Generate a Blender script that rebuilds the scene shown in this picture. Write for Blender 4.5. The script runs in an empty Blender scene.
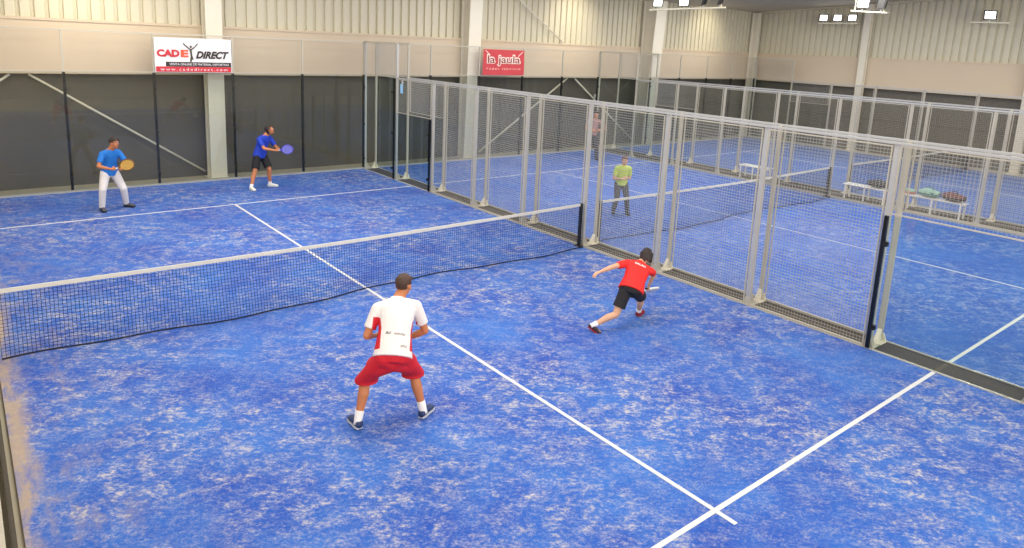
import bpy, bmesh, math, random
from mathutils import Vector, Matrix, noise
from mathutils.bvhtree import BVHTree
random.seed(7)
SC = bpy.context.scene
COL = SC.collection
V = Vector

# ------------------------------------------------------------------ camera
cam_d = bpy.data.cameras.new('camera')
cam = bpy.data.objects.new('camera', cam_d)
COL.objects.link(cam)
_right = V((0.7813, -0.6226, 0.0444)); _up = V((0.0865, 0.1784, 0.9801)); _fwd = V((0.6181, 0.7619, -0.1933))
cam.matrix_world = Matrix(((_right.x, _up.x, -_fwd.x, -0.141),
                           (_right.y, _up.y, -_fwd.y, -10.087),
                           (_right.z, _up.z, -_fwd.z, 4.115),
                           (0, 0, 0, 1)))
cam_d.sensor_width = 36.0
cam_d.lens = 694.07 / 1024 * 36
cam_d.shift_y = -92.2 / 1024
cam_d.clip_start = 0.05
cam_d.clip_end = 200
SC.camera = cam

# ------------------------------------------------------------------ world, light, exposure
w = bpy.data.worlds.new('hall_air'); SC.world = w
w.use_nodes = True
w.node_tree.nodes['Background'].inputs[0].default_value = (0.9, 0.93, 1.0, 1)
w.node_tree.nodes['Background'].inputs[1].default_value = 0.6
SC.view_settings.view_transform = 'Standard'
SC.view_settings.look = 'None'
SC.view_settings.exposure = -1.2
SC.view_settings.gamma = 1.0
SC.view_settings.use_curve_mapping = False

def area(name, loc, size, power, color=(1, 1, 1), rot=(0, 0, 0)):
    d = bpy.data.lights.new(name, 'AREA'); d.shape = 'RECTANGLE'
    d.size, d.size_y = size; d.energy = power; d.color = color
    o = bpy.data.objects.new(name, d); COL.objects.link(o)
    o.location = loc; o.rotation_euler = rot
    return o
# the rows of lamps under the roof, over each court
for cx in (5, 15.5, 25.5):
    for cy, cz, cp in ((-10, 6.55, 480), (-3.5, 6.9, 760), (2.5, 6.65, 840), (7.2, 6.4, 520)):
        area('roof_light', (cx, cy, cz), (6.0, 2.2), cp, (1.0, 0.98, 0.95))
# added fill lights, out of view at left and behind the camera, for upright surfaces
def aimed(loc, tgt, size, power, color=(1, .97, .92)):
    o = area('fill_row', loc, size, power, color)
    o.rotation_euler = (V(tgt) - V(loc)).to_track_quat('-Z', 'Y').to_euler()
for cy in (-11, -2, 6): aimed((-3.2, cy, 5.3), (12, cy + 3, 0.5), (4, 1.2), 480)
for cx in (1.5, 12, 23): aimed((cx, -16.4, 5.6), (cx + 3, 4, 1.5), (5, 1.2), 1400)
# warm lamps that wash the far wall
for lx in (2.5, 19.5, 28.3):
    d = bpy.data.lights.new('wall_washer', 'SPOT'); d.energy = 520 if lx < 28 else 420; d.spot_size = math.radians(95); d.spot_blend = 1.0
    d.shadow_soft_size = 0.25; d.color = (1.0, 0.9, 0.72)
    o = bpy.data.objects.new('wall_washer', d); COL.objects.link(o)
    o.location = (lx, 8.9, 6.2)
    o.rotation_euler = V((0, 1.9, -1.3)).to_track_quat('-Z', 'Y').to_euler()

# ------------------------------------------------------------------ materials
def rgb(r, g, b):
    f = lambda c: (c / 255 / 12.92) if c / 255 <= 0.04045 else ((c / 255 + 0.055) / 1.055) ** 2.4
    return (f(r), f(g), f(b), 1)
MATS = {}
def mat(name, c, rough=0.6, metal=0.0, var=0.06, scale=8.0, emit=0.0, bump=0.0):
    if name in MATS: return MATS[name]
    m = bpy.data.materials.new(name); m.use_nodes = True
    nt = m.node_tree; b = nt.nodes['Principled BSDF']
    b.inputs['Roughness'].default_value = rough; b.inputs['Metallic'].default_value = metal
    tc = nt.nodes.new('ShaderNodeTexCoord'); n = nt.nodes.new('ShaderNodeTexNoise')
    n.inputs['Scale'].default_value = scale; n.inputs['Detail'].default_value = 4
    nt.links.new(tc.outputs['Object'], n.inputs['Vector'])
    mx = nt.nodes.new('ShaderNodeMixRGB')
    mx.inputs[1].default_value = (c[0] * (1 - var), c[1] * (1 - var), c[2] * (1 - var), 1)
    mx.inputs[2].default_value = (min(1, c[0] * (1 + var)), min(1, c[1] * (1 + var)), min(1, c[2] * (1 + var)), 1)
    nt.links.new(n.outputs['Fac'], mx.inputs[0]); nt.links.new(mx.outputs[0], b.inputs['Base Color'])
    if bump:
        bp = nt.nodes.new('ShaderNodeBump'); bp.inputs['Strength'].default_value = bump
        nt.links.new(n.outputs['Fac'], bp.inputs['Height']); nt.links.new(bp.outputs[0], b.inputs['Normal'])
    if emit:
        b.inputs['Emission Color'].default_value = c; b.inputs['Emission Strength'].default_value = emit
    MATS[name] = m
    return m

def glass_mat(name, tint, gl=0.9):
    m = bpy.data.materials.new(name); m.use_nodes = True; nt = m.node_tree
    nt.nodes.clear()
    out = nt.nodes.new('ShaderNodeOutputMaterial'); mix = nt.nodes.new('ShaderNodeMixShader')
    t = nt.nodes.new('ShaderNodeBsdfTransparent'); g = nt.nodes.new('ShaderNodeBsdfGlossy')
    t.inputs[0].default_value = tint; g.inputs['Roughness'].default_value = 0.02
    g.inputs[0].default_value = (gl, gl, gl, 1)
    lw = nt.nodes.new('ShaderNodeLayerWeight'); lw.inputs[0].default_value = 0.5
    pw = nt.nodes.new('ShaderNodeMath'); pw.operation = 'POWER'; pw.inputs[1].default_value = 5
    f = nt.nodes.new('ShaderNodeMath'); f.operation = 'MULTIPLY_ADD'; f.inputs[1].default_value = 0.6; f.inputs[2].default_value = 0.03
    nt.links.new(lw.outputs['Facing'], pw.inputs[0]); nt.links.new(pw.outputs[0], f.inputs[0])
    nt.links.new(f.outputs[0], mix.inputs[0]); nt.links.new(t.outputs[0], mix.inputs[1]); nt.links.new(g.outputs[0], mix.inputs[2])
    nt.links.new(mix.outputs[0], out.inputs[0])
    MATS[name] = m
    return m

def turf_mat(name, blue_a, blue_b, sand, amount, seed):
    m = bpy.data.materials.new(name); m.use_nodes = True; nt = m.node_tree
    N, L = nt.nodes.new, nt.links.new
    b = nt.nodes['Principled BSDF']; b.inputs['Roughness'].default_value = 0.75
    b.inputs['Specular IOR Level'].default_value = 0.25
    tc = N('ShaderNodeTexCoord')
    def noise_(scale, detail, rough, rot=0.0, stretch=(1, 1, 1), dist=0.0, off=0):
        mp = N('ShaderNodeMapping'); mp.vector_type = 'TEXTURE'; mp.inputs['Rotation'].default_value = (0, 0, rot)
        mp.inputs['Scale'].default_value = stretch; mp.inputs['Location'].default_value = (seed + off, seed * 2 + off, 0)
        L(tc.outputs['Object'], mp.inputs[0])
        n = N('ShaderNodeTexNoise'); n.inputs['Scale'].default_value = scale; n.inputs['Detail'].default_value = detail
        n.inputs['Roughness'].default_value = rough; n.inputs['Distortion'].default_value = dist
        L(mp.outputs[0], n.inputs['Vector']); return n.outputs['Fac']
    def ramp(src, a, c):
        r = N('ShaderNodeMapRange'); r.inputs[1].default_value = a; r.inputs[2].default_value = c
        L(src, r.inputs[0]); return r.outputs[0]
    def mul(x, y):
        q = N('ShaderNodeMath'); q.operation = 'MULTIPLY'
        for k, s in enumerate((x, y)):
            if isinstance(s, float): q.inputs[k].default_value = s
            else: L(s, q.inputs[k])
        return q.outputs[0]
    def add(x, y):
        q = N('ShaderNodeMath'); q.operation = 'ADD'; q.use_clamp = True; L(x, q.inputs[0]); L(y, q.inputs[1]); return q.outputs[0]
    base = N('ShaderNodeMixRGB'); base.inputs[1].default_value = blue_a; base.inputs[2].default_value = blue_b
    L(ramp(noise_(0.8, 5, 0.65), 0.3, 0.7), base.inputs[0])
    big = ramp(noise_(0.42, 4, 0.6, off=3), 0.36, 0.68)
    mid = ramp(noise_(5.5, 7, 0.78, rot=-0.67, stretch=(1.35, 1, 1), dist=0.2, off=9), 0.46, 0.72)
    fine = ramp(noise_(24.0, 4, 0.75, rot=-0.67, stretch=(1.5, 1, 1), off=5), 0.42, 0.66)
    grit = ramp(noise_(42.0, 3, 0.7, off=1), 0.38, 0.68)
    f1 = mul(mul(mul(big, mid), fine), 2.2)
    f2 = mul(mul(fine, grit), 0.3)
    f3 = mul(mul(mid, grit), 0.4)
    tot = mul(add(add(f1, f2), f3), float(amount))
    mx = N('ShaderNodeMixRGB'); mx.inputs[2].default_value = sand
    cl = N('ShaderNodeMath'); cl.operation = 'MINIMUM'; cl.inputs[1].default_value = 0.7; L(tot, cl.inputs[0])
    L(cl.outputs[0], mx.inputs[0]); L(base.outputs[0], mx.inputs[1])
    # sand swept against the left edge and the foot of the net
    L(mx.outputs[0], b.inputs['Base Color'])
    if seed == 1:
        sx = N('ShaderNodeSeparateXYZ'); L(tc.outputs['Object'], sx.inputs[0])
        edge = N('ShaderNodeMapRange'); edge.inputs[1].default_value = 0.25; edge.inputs[2].default_value = 0.08
        L(sx.outputs[0], edge.inputs[0])
        e2 = mul(edge.outputs[0], ramp(noise_(1.6, 5, 0.7, stretch=(.45, 1.6, 1), off=13), 0.36, 0.56))
        wide = N('ShaderNodeMapRange'); wide.inputs[1].default_value = 1.5; wide.inputs[2].default_value = 0.2
        L(sx.outputs[0], wide.inputs[0])
        e3 = mul(mul(wide.outputs[0], ramp(noise_(2.6, 6, 0.75, stretch=(.6, 1.4, 1), off=17), 0.5, 0.7)), 0.6)
        ee = N('ShaderNodeMath'); ee.operation = 'MULTIPLY'; ee.inputs[1].default_value = 0.8; L(add(e2, e3), ee.inputs[0])
        m2 = N('ShaderNodeMixRGB'); m2.inputs[2].default_value = rgb(172, 150, 116)
        L(ee.outputs[0], m2.inputs[0]); L(mx.outputs[0], m2.inputs[1]); L(m2.outputs[0], b.inputs['Base Color'])
    bp = N('ShaderNodeBump'); bp.inputs['Strength'].default_value = 0.25; bp.inputs['Distance'].default_value = 0.01
    L(noise_(60, 2, 0.6), bp.inputs['Height']); L(bp.outputs[0], b.inputs['Normal'])
    return m

M_TURF1 = turf_mat('blue_turf_sandy', rgb(12, 64, 160), rgb(44, 104, 186), rgb(204, 196, 180), 1.0, 1)
M_TURF2 = turf_mat('blue_turf', rgb(18, 74, 166), rgb(42, 100, 184), rgb(196, 196, 204), 0.85, 2)
M_TURF3 = turf_mat('blue_turf_pale', rgb(40, 84, 160), rgb(58, 104, 178), rgb(160, 166, 184), 0.6, 3)
M_LINE = mat('white_line', rgb(206, 206, 206), 0.7, var=0.08, scale=20)
M_FLOOR = mat('beige_concrete', rgb(176, 166, 142), 0.7, var=0.12, scale=2.0)
M_GAP = mat('brown_gravel_strip', rgb(68, 60, 49), 0.85, var=0.2, scale=30)
M_KERB = mat('pale_kerb', rgb(172, 168, 158), 0.7, var=0.1, scale=6)
M_DARK = mat('dark_wall_paint', rgb(92, 86, 76), 0.55, var=0.1, scale=1.2)
M_BAND = mat('cream_concrete', rgb(205, 187, 160), 0.75, var=0.04, scale=1.0)
M_CLAD = mat('cream_cladding', rgb(206, 198, 172), 0.5, var=0.03, scale=3.0)
M_COLUMN = mat('cream_column_paint', rgb(222, 214, 194), 0.5, var=0.04, scale=3.0)
M_CEIL = mat('grey_roof_sheet', rgb(196, 186, 160), 0.7, var=0.06, scale=1.0)
M_STEEL = mat('galvanised_steel', rgb(186, 186, 184), 0.4, 0.25, var=0.05, scale=8)
M_STEELW = mat('warm_galvanised_steel', rgb(186, 180, 164), 0.45, 0.2, var=0.06, scale=8)
M_WIRE = mat('mesh_wire', rgb(176, 176, 170), 0.45, 0.15, var=0.04)
M_BLACK = mat('black_steel', rgb(18, 18, 20), 0.4, var=0.1)
M_NET = mat('black_net_cord', rgb(14, 16, 34), 0.8, var=0.1)
M_TAPE = mat('white_net_tape', rgb(206, 202, 190), 0.7, var=0.05)
M_GLASS = glass_mat('clear_glass', (0.93, 0.96, 0.95, 1))
M_GLASSB = glass_mat('back_glass', (0.9, 0.92, 0.91, 1))
M_EDGE = mat('black_glass_edge', rgb(10, 12, 16), 0.25, var=0.05)
M_WHITE = mat('white_plastic', rgb(232, 230, 226), 0.5, var=0.02)
M_LAMP = mat('lamp_light', (1.0, 0.97, 0.93, 1), 0.5, var=0.0, emit=9)
M_GREEN = mat('dark_green_housing', rgb(44, 62, 36), 0.5)
M_HOUS = mat('black_lamp_housing', rgb(34, 32, 30), 0.5)
M_BRACK = mat('cream_lamp_bracket', rgb(236, 228, 200), 0.5)

# ------------------------------------------------------------------ mesh helpers
def newobj(name, bm, m, parent=None, smooth=False, loc=None):
    me = bpy.data.meshes.new(name)
    bmesh.ops.recalc_face_normals(bm, faces=bm.faces[:])
    if smooth:
        for f in bm.faces: f.smooth = True
    bm.to_mesh(me); bm.free()
    for x in (m if isinstance(m, (list, tuple)) else [m]): me.materials.append(x)
    o = bpy.data.objects.new(name, me); COL.objects.link(o)
    if parent: o.parent = parent
    if loc is not None: o.location = loc
    return o
def shared(name, me, parent=None, loc=(0, 0, 0), rot=(0, 0, 0)):
    o = bpy.data.objects.new(name, me); COL.objects.link(o); o.location = loc; o.rotation_euler = rot
    if parent: o.parent = parent
    return o
def tag(o, label=None, cat=None, group=None, kind=None):
    if label: o['label'] = label
    if cat: o['category'] = cat
    if group: o['group'] = group
    if kind: o['kind'] = kind
    return o
def empty(name, loc=(0, 0, 0), rz=0, label=None, cat=None, group=None):
    o = bpy.data.objects.new(name, None); COL.objects.link(o)
    o.location = loc; o.rotation_euler = (0, 0, rz); o.empty_display_size = .1
    return tag(o, label, cat, group)
def struct(name, bm, m, parent=None, smooth=False):
    o = newobj(name, bm, m, parent, smooth)
    if not parent: o['kind'] = 'structure'
    return o
def box(bm, x0, x1, y0, y1, z0, z1, mi=0):
    vs = [bm.verts.new((x, y, z)) for x in (x0, x1) for y in (y0, y1) for z in (z0, z1)]
    for q in ((0, 1, 3, 2), (4, 6, 7, 5), (0, 4, 5, 1), (2, 3, 7, 6), (0, 2, 6, 4), (1, 5, 7, 3)):
        f = bm.faces.new([vs[i] for i in q]); f.material_index = mi
def bbox(*a, bev=0.0):
    bm = bmesh.new(); box(bm, *a)
    if bev: bmesh.ops.bevel(bm, geom=bm.edges[:], offset=bev, segments=2, affect='EDGES')
    return bm
def bar(bm, a, b, r, r2=None, n=8, cap=True, mi=0):
    a, b = V(a), V(b); d = b - a
    if d.length < 1e-6: return
    u = d.normalized(); s = u.orthogonal().normalized(); t = u.cross(s)
    r2 = r if r2 is None else r2
    ra, rb = [], []
    for i in range(n):
        an = 2 * math.pi * i / n + math.pi / n
        k = s * math.cos(an) + t * math.sin(an)
        ra.append(bm.verts.new(a + k * r)); rb.append(bm.verts.new(b + k * r2))
    for i in range(n):
        f = bm.faces.new((ra[i], ra[(i + 1) % n], rb[(i + 1) % n], rb[i])); f.material_index = mi
    if cap: bm.faces.new(ra[::-1]).material_index = mi; bm.faces.new(rb).material_index = mi
def prism(bm, pts, axis, a, b):
    """closed outline pts (2D) extruded between a and b along axis x, y or z"""
    def mk(p, t):
        return {'x': (t, p[0], p[1]), 'y': (p[0], t, p[1]), 'z': (p[0], p[1], t)}[axis]
    A = [bm.verts.new(mk(p, a)) for p in pts]; B = [bm.verts.new(mk(p, b)) for p in pts]
    n = len(pts); bm.faces.new(A); bm.faces.new(B[::-1])
    for i in range(n): bm.faces.new((A[i], B[i], B[(i + 1) % n], A[(i + 1) % n]))
def loft(bm, secs, n=16, mi=0):
    """secs: (centre, right, fwd, rx, ry) rings; closed ends"""
    rings = []
    for c, r, f, rx, ry in secs:
        c, r, f = V(c), V(r), V(f)
        rings.append([bm.verts.new(c + r * (rx * math.cos(2 * math.pi * i / n)) + f * (ry * math.sin(2 * math.pi * i / n))) for i in range(n)])
    for A, B in zip(rings, rings[1:]):
        for i in range(n): bm.faces.new((A[i], A[(i + 1) % n], B[(i + 1) % n], B[i])).material_index = mi
    bm.faces.new(rings[0][::-1]).material_index = mi; bm.faces.new(rings[-1]).material_index = mi
def ellipsoid(bm, c, r, axes=None, seg=16, rings=10, fn=None):
    c = V(c); ax = axes or (V((1, 0, 0)), V((0, 1, 0)), V((0, 0, 1)))
    if not hasattr(r, '__len__'): r = (r, r, r)
    def pt(th, ph):
        d = V((math.sin(th) * math.cos(ph), math.sin(th) * math.sin(ph), math.cos(th)))
        k = fn(d) if fn else 1.0
        return c + (ax[0] * (d.x * r[0]) + ax[1] * (d.y * r[1]) + ax[2] * (d.z * r[2])) * k
    top = bm.verts.new(pt(0, 0)); bot = bm.verts.new(pt(math.pi, 0)); R = []
    for j in range(1, rings): R.append([bm.verts.new(pt(math.pi * j / rings, 2 * math.pi * i / seg)) for i in range(seg)])
    for i in range(seg):
        bm.faces.new((top, R[0][i], R[0][(i + 1) % seg])); bm.faces.new((bot, R[-1][(i + 1) % seg], R[-1][i]))
        for A, B in zip(R, R[1:]): bm.faces.new((A[i], B[i], B[(i + 1) % seg], A[(i + 1) % seg]))
def capsule(bm, a, b, ra, rb, n=12):
    a, b = V(a), V(b)
    bar(bm, a, b, ra, rb, n)
    ellipsoid(bm, a, ra, seg=n, rings=8); ellipsoid(bm, b, rb, seg=n, rings=8)

# ------------------------------------------------------------------ the hall
XW, YW = 32.6, 10.8          # inner faces of the right and far walls
X0, Y0 = -3.5, -17.0
def roof_z(y): return 6.32 + (YW - y) * 0.06 if y > -3.1 else 6.32 + (YW + 3.1) * 0.06 - (-3.1 - y) * 0.06
struct('floor', bbox(X0, XW + .4, Y0, YW + .6, -0.2, -0.03), M_FLOOR)
bm = bmesh.new()
prism(bm, [(Y0, roof_z(Y0)), (-3.1, roof_z(-3.1)), (YW + .6, roof_z(YW + .6)), (YW + .6, roof_z(YW + .6) + .2), (-3.1, roof_z(-3.1) + .2), (Y0, roof_z(Y0) + .2)], 'x', X0, XW + .6)
struct('ceiling', bm, M_CEIL)
struct('wall_left', bbox(X0 - .2, X0, Y0, YW + .5, -.1, 6.0), M_BAND)
struct('wall_front', bbox(X0, XW, Y0 - .2, Y0, -.1, 6.6), M_BAND)
wb = struct('wall_back', bbox(X0, XW + .3, YW + .25, YW + .5, -.05, 3.0), M_DARK)
struct('concrete_band', bbox(X0, XW + .3, YW, YW + .5, 2.9, 4.22), M_BAND, wb)
def cladding(along, a, b, off, z0, zf, sgn):
    """corrugated sheet: trapezoid ribs every 0.3 m; along 'x' (far wall) or 'y' (right wall)"""
    bm = bmesh.new(); p = 0.30; d = 0.065; pts = []
    t = a
    while t < b:
        pts += [(t, 0), (t + .2, 0), (t + .215, d), (t + .285, d)]
        t += p
    lo, hi = [], []
    for t, q in pts:
        if along == 'x': lo.append(bm.verts.new((t, off + q, z0))); hi.append(bm.verts.new((t, off + q, zf(t))))
        else: lo.append(bm.verts.new((off + q, t, z0))); hi.append(bm.verts.new((off + q, t, zf(t))))
    for i in range(len(pts) - 1): bm.faces.new((lo[i], lo[i + 1], hi[i + 1], hi[i]))
    return bm
cb = cladding('x', X0, XW + .25, YW + .06, 4.2, lambda t: 6.42, 1)
struct('cladding', cb, M_CLAD, wb)
struct('flashing', bbox(X0, XW + .2, YW - .03, YW + .06, 4.2, 4.27), M_BAND, wb)
wr = struct('wall_right', bbox(XW + .25, XW + .5, Y0, YW + .5, -.05, 3.0), M_DARK)
struct('concrete_band', bbox(XW, XW + .5, Y0, YW + .3, 2.9, 4.22), M_BAND, wr)
struct('cladding', cladding('y', Y0, YW + .25, XW + .06, 4.2, lambda t: roof_z(t) + .1, 1), M_CLAD, wr)
struct('flashing', bbox(XW - .03, XW + .06, Y0, YW + .2, 4.2, 4.27), M_BAND, wr)
bm = bmesh.new()
prism(bm, [(Y0, roof_z(Y0) - .1), (-3.1, roof_z(-3.1) - .1), (YW, roof_z(YW) - .1), (YW, roof_z(YW) + .02), (-3.1, roof_z(-3.1) + .02), (Y0, roof_z(Y0) + .02)], 'x', XW - .06, XW + .12)
struct('verge_beam', bm, M_CEIL, wr)

# columns: a wide box flange with a slimmer inner flange
def column(name, x0, x1, y0, y1, ztop, label, taper=0.0, axis='x'):
    t = empty(name, ((x0 + x1) / 2, (y0 + y1) / 2, -.03), 0, label, 'column', 'cream steel columns of the hall')
    cx, cy = (x0 + x1) / 2, (y0 + y1) / 2
    hx, hy = (x1 - x0) / 2, (y1 - y0) / 2
    bm = bmesh.new()
    # I-section: two flanges and a web, flanges facing the court
    if axis == 'x':
        secs = [(0, 0), (ztop, taper)]
        def ring(z, k):
            f = .05
            return [(-hx, -hy - k), (hx, -hy - k), (hx, -hy + f - k), (.03 + hx * .6, -hy + f - k), (.03 + hx * .6, hy - f), (hx, hy - f), (hx, hy), (-hx, hy), (-hx, hy - f), (-hx * .6, hy - f), (-hx * .6, -hy + f - k), (-hx, -hy + f - k)]
    else:
        secs = [(0, 0), (ztop, taper)]
        def ring(z, k):
            f = .05
            return [(-hx - k, -hy), (-hx - k, hy), (-hx + f - k, hy), (-hx + f - k, hy * .6), (hx - f, hy * .6), (hx - f, hy), (hx, hy), (hx, -hy), (hx - f, -hy), (hx - f, -hy * .6), (-hx + f - k, -hy * .6), (-hx + f - k, -hy)]
    rings = [[bm.verts.new((px, py, z)) for px, py in ring(z, k)] for z, k in secs]
    n = len(rings[0])
    for A, B in zip(rings, rings[1:]):
        for i in range(n): bm.faces.new((A[i], A[(i + 1) % n], B[(i + 1) % n], B[i]))
    bm.faces.new(rings[0][::-1]); bm.faces.new(rings[-1])
    newobj('shaft', bm, M_COLUMN, t)
    newobj('base_plate', bbox(-hx - .06, hx + .06, -hy - .06, hy + .06, 0, .04, bev=.008), M_COLUMN, t)
    return t
column('steel_column', 5.42, 5.86, 10.38, 10.78, 6.3, 'cream steel column rising behind the white and red banner')
column('steel_column', 14.15, 14.68, 10.38, 10.78, 6.3, 'cream steel column just left of the small red banner', .15)
column('steel_column', 23.75, 24.4, 10.3, 10.78, 6.3, 'wide cream steel column on the far wall between the second and third court', .3)
column('steel_column', 32.1, 32.4, 10.45, 10.78, 6.3, 'slim cream steel column in the far corner of the hall')
column('steel_column', 32.3, 32.55, 4.9, 5.2, 6.65, 'cream steel column on the right-hand wall beside the three-lamp bracket', 0, 'y')
column('steel_column', 32.3, 32.55, -1.6, -1.3, 7.0, 'cream steel column at the right edge of the photo', 0, 'y')
# haunch of the roof beam over the wide column
def brace(a, b, label, r=.03):
    bm = bmesh.new(); c = V(a)
    bar(bm, (0, 0, 0), V(b) - c, r, n=8)
    return tag(newobj('brace_rod', bm, M_COLUMN, None, True, c), label, 'brace', 'diagonal wall braces')
brace((1.35, 10.9, 2.88), (5.4, 10.9, .12), 'long white brace sloping down to the column under the white banner')
brace((.98, 10.9, 2.88), (-2.4, 10.9, .3), 'short bit of white brace at the far left edge under the cream band')
brace((19.55, 10.9, 2.88), (15.2, 10.9, .1), 'pale brace sloping down left behind the second court', .035)
brace((19.95, 10.9, 2.88), (23.7, 10.9, .2), 'pale brace sloping down right towards the wide far column', .035)
brace((15.9, 10.62, 6.25), (19.0, 10.7, 4.3), 'thin brace crossing the ribbed wall right of the red banner', .025)
b_ = tag(newobj('camera_box', bbox(-.08, .08, -.14, 0, -.08, .08, bev=.02), M_WHITE, None, False, (21.35, 11.05, 2.12)), 'small white box fixed high on the dark far wall', 'wall box')

# ------------------------------------------------------------------ courts
def court(name, x0, m, label, far_only=False):
    bm = bmesh.new(); box(bm, 0, 10, -10, 10, -.03, 0)
    t = newobj(name, bm, m, None, False, (x0, 0, 0)); tag(t, label, 'artificial turf', None, 'structure')
    L = lambda nm, *a: newobj(nm, bbox(*a), M_LINE, t)
    L('service_line', .0, 10, 6.9, 6.95, .0, .004)
    L('service_line', .0, 10, -6.95, -6.9, .0, .004)
    L('centre_line', 4.975, 5.025, -7.15, 6.898, .0015, .0055)
    return t
court('court_turf', 0, M_TURF1, 'blue sanded turf of the nearest court')
court('court_turf', 10.46, M_TURF2, 'blue turf of the middle court')
court('court_turf', 21.7, M_TURF3, 'pale blue turf of the farthest court')
struct('aisle_strip', bbox(10.0, 10.46, -10, 10, -.03, -.005), M_GAP)
struct('aisle_strip', bbox(20.46, 21.7, -10, 10, -.03, -.006), M_GAP)
for i, (xa, xb) in enumerate(((9.965, 10.0), (10.46, 10.495), (20.425, 20.46), (21.7, 21.735), (31.66, 31.7))):
    struct('trim_%d' % (i + 1), bbox(xa, xb, -10, 10, -.02, .014), M_KERB)
struct('trim_6', bbox(-.02, 31.9, 10.0, 10.14, -.03, .05), M_KERB)
struct('trim_7', bbox(-.09, -.05, -10, -.5, -.03, .08), M_GAP)
struct('trim_8', bbox(-.16, -.125, -10, -.4, -.03, .16), M_STEELW)

# mesh panel data shared by every bay
def wire_mesh(W_, H_, s=.05, r=.0021, m=None):
    bm = bmesh.new()
    n = int(round(W_ / s)); k = int(round(H_ / s))
    def fbar(a, b, r=r):
        bar(bm, a, b, r, n=4, cap=False)
    for i in range(1, n): fbar((0, i * W_ / n, 0), (0, i * W_ / n, H_), r * .75)
    for j in range(1, k): fbar((-.004, 0, j * H_ / k), (-.004, W_, j * H_ / k))
    me = bpy.data.meshes.new('mesh_panel'); bm.to_mesh(me); bm.free(); me.materials.append(m or M_WIRE); return me
M_WIREF = mat('warm_mesh_wire', rgb(160, 154, 136), 0.5, 0.1, var=0.04)
ME3F = wire_mesh(1.88, 2.94, r=.0014, m=M_WIREF)
ME3 = wire_mesh(1.88, 2.94); ME1 = wire_mesh(1.88, .95)
ME1F = wire_mesh(1.96, .95, r=.0014)
def frame_me(W_, H_, t=.018):
    bm = bmesh.new()
    for a in ((0, t), (W_ - t, W_)): box(bm, -.012, .012, a[0], a[1], 0, H_)
    for a in ((0, t), (H_ - t, H_)): box(bm, -.012, .012, t, W_ - t, a[0], a[1])
    me = bpy.data.meshes.new('panel_frame'); bm.to_mesh(me); bm.free(); me.materials.append(M_STEELW); return me
FR3 = frame_me(1.9, 2.96); FR1 = frame_me(1.9, .97)
def me_of(bm, m, name):
    me = bpy.data.meshes.new(name); bmesh.ops.recalc_face_normals(bm, faces=bm.faces[:]); bm.to_mesh(me); bm.free(); me.materials.append(m); return me
def post_me(h, wide=.09, deep=.06, m=None, name='post'):
    bm = bmesh.new(); box(bm, -deep / 2, deep / 2, -wide / 2, wide / 2, 0, h)
    bmesh.ops.bevel(bm, geom=bm.edges[:], offset=.006, segments=1, affect='EDGES')
    return me_of(bm, m or M_STEEL, name)
P3 = {k: post_me(3.02, .09 if k is M_STEEL else .065, .06, m=k) for k in (M_STEEL, M_STEELW)}; P4 = {k: post_me(4.0, .06, .06, m=k) for k in (M_STEEL, M_STEELW)}
def foot_me(sgn):
    bm = bmesh.new()
    prism(bm, [(sgn * .03, 0), (sgn * .15, 0), (sgn * .14, .03), (sgn * .045, .2), (sgn * .03, .2)], 'y', -.03, .03)
    box(bm, -.05 if sgn > 0 else -.165, .165 if sgn > 0 else .05, -.09, .09, 0, .014)
    prism(bm, [(-.085, .014), (.085, .014), (.04, .13), (-.04, .13)], 'x', -.012 - sgn * .03, .012 - sgn * .03)
    return me_of(bm, M_STEELW if sgn > 0 else M_COLUMN, 'post_foot')
FOOT = {1: foot_me(1), -1: foot_me(-1)}
def glass_me(W_, H_, m, along='y'):
    bm = bmesh.new()
    if along == 'y': box(bm, -.005, .005, 0, W_, 0, H_)
    else: box(bm, 0, W_, -.006, .006, 0, H_)
    return me_of(bm, m, 'glass_panel')
G3 = glass_me(1.98, 2.98, M_GLASS); G2 = glass_me(1.98, 1.98, M_GLASS)
CLAMP = me_of(bbox(-.03, .03, -.035, .035, -.035, .035, bev=.008), M_BLACK, 'clamp')

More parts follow.
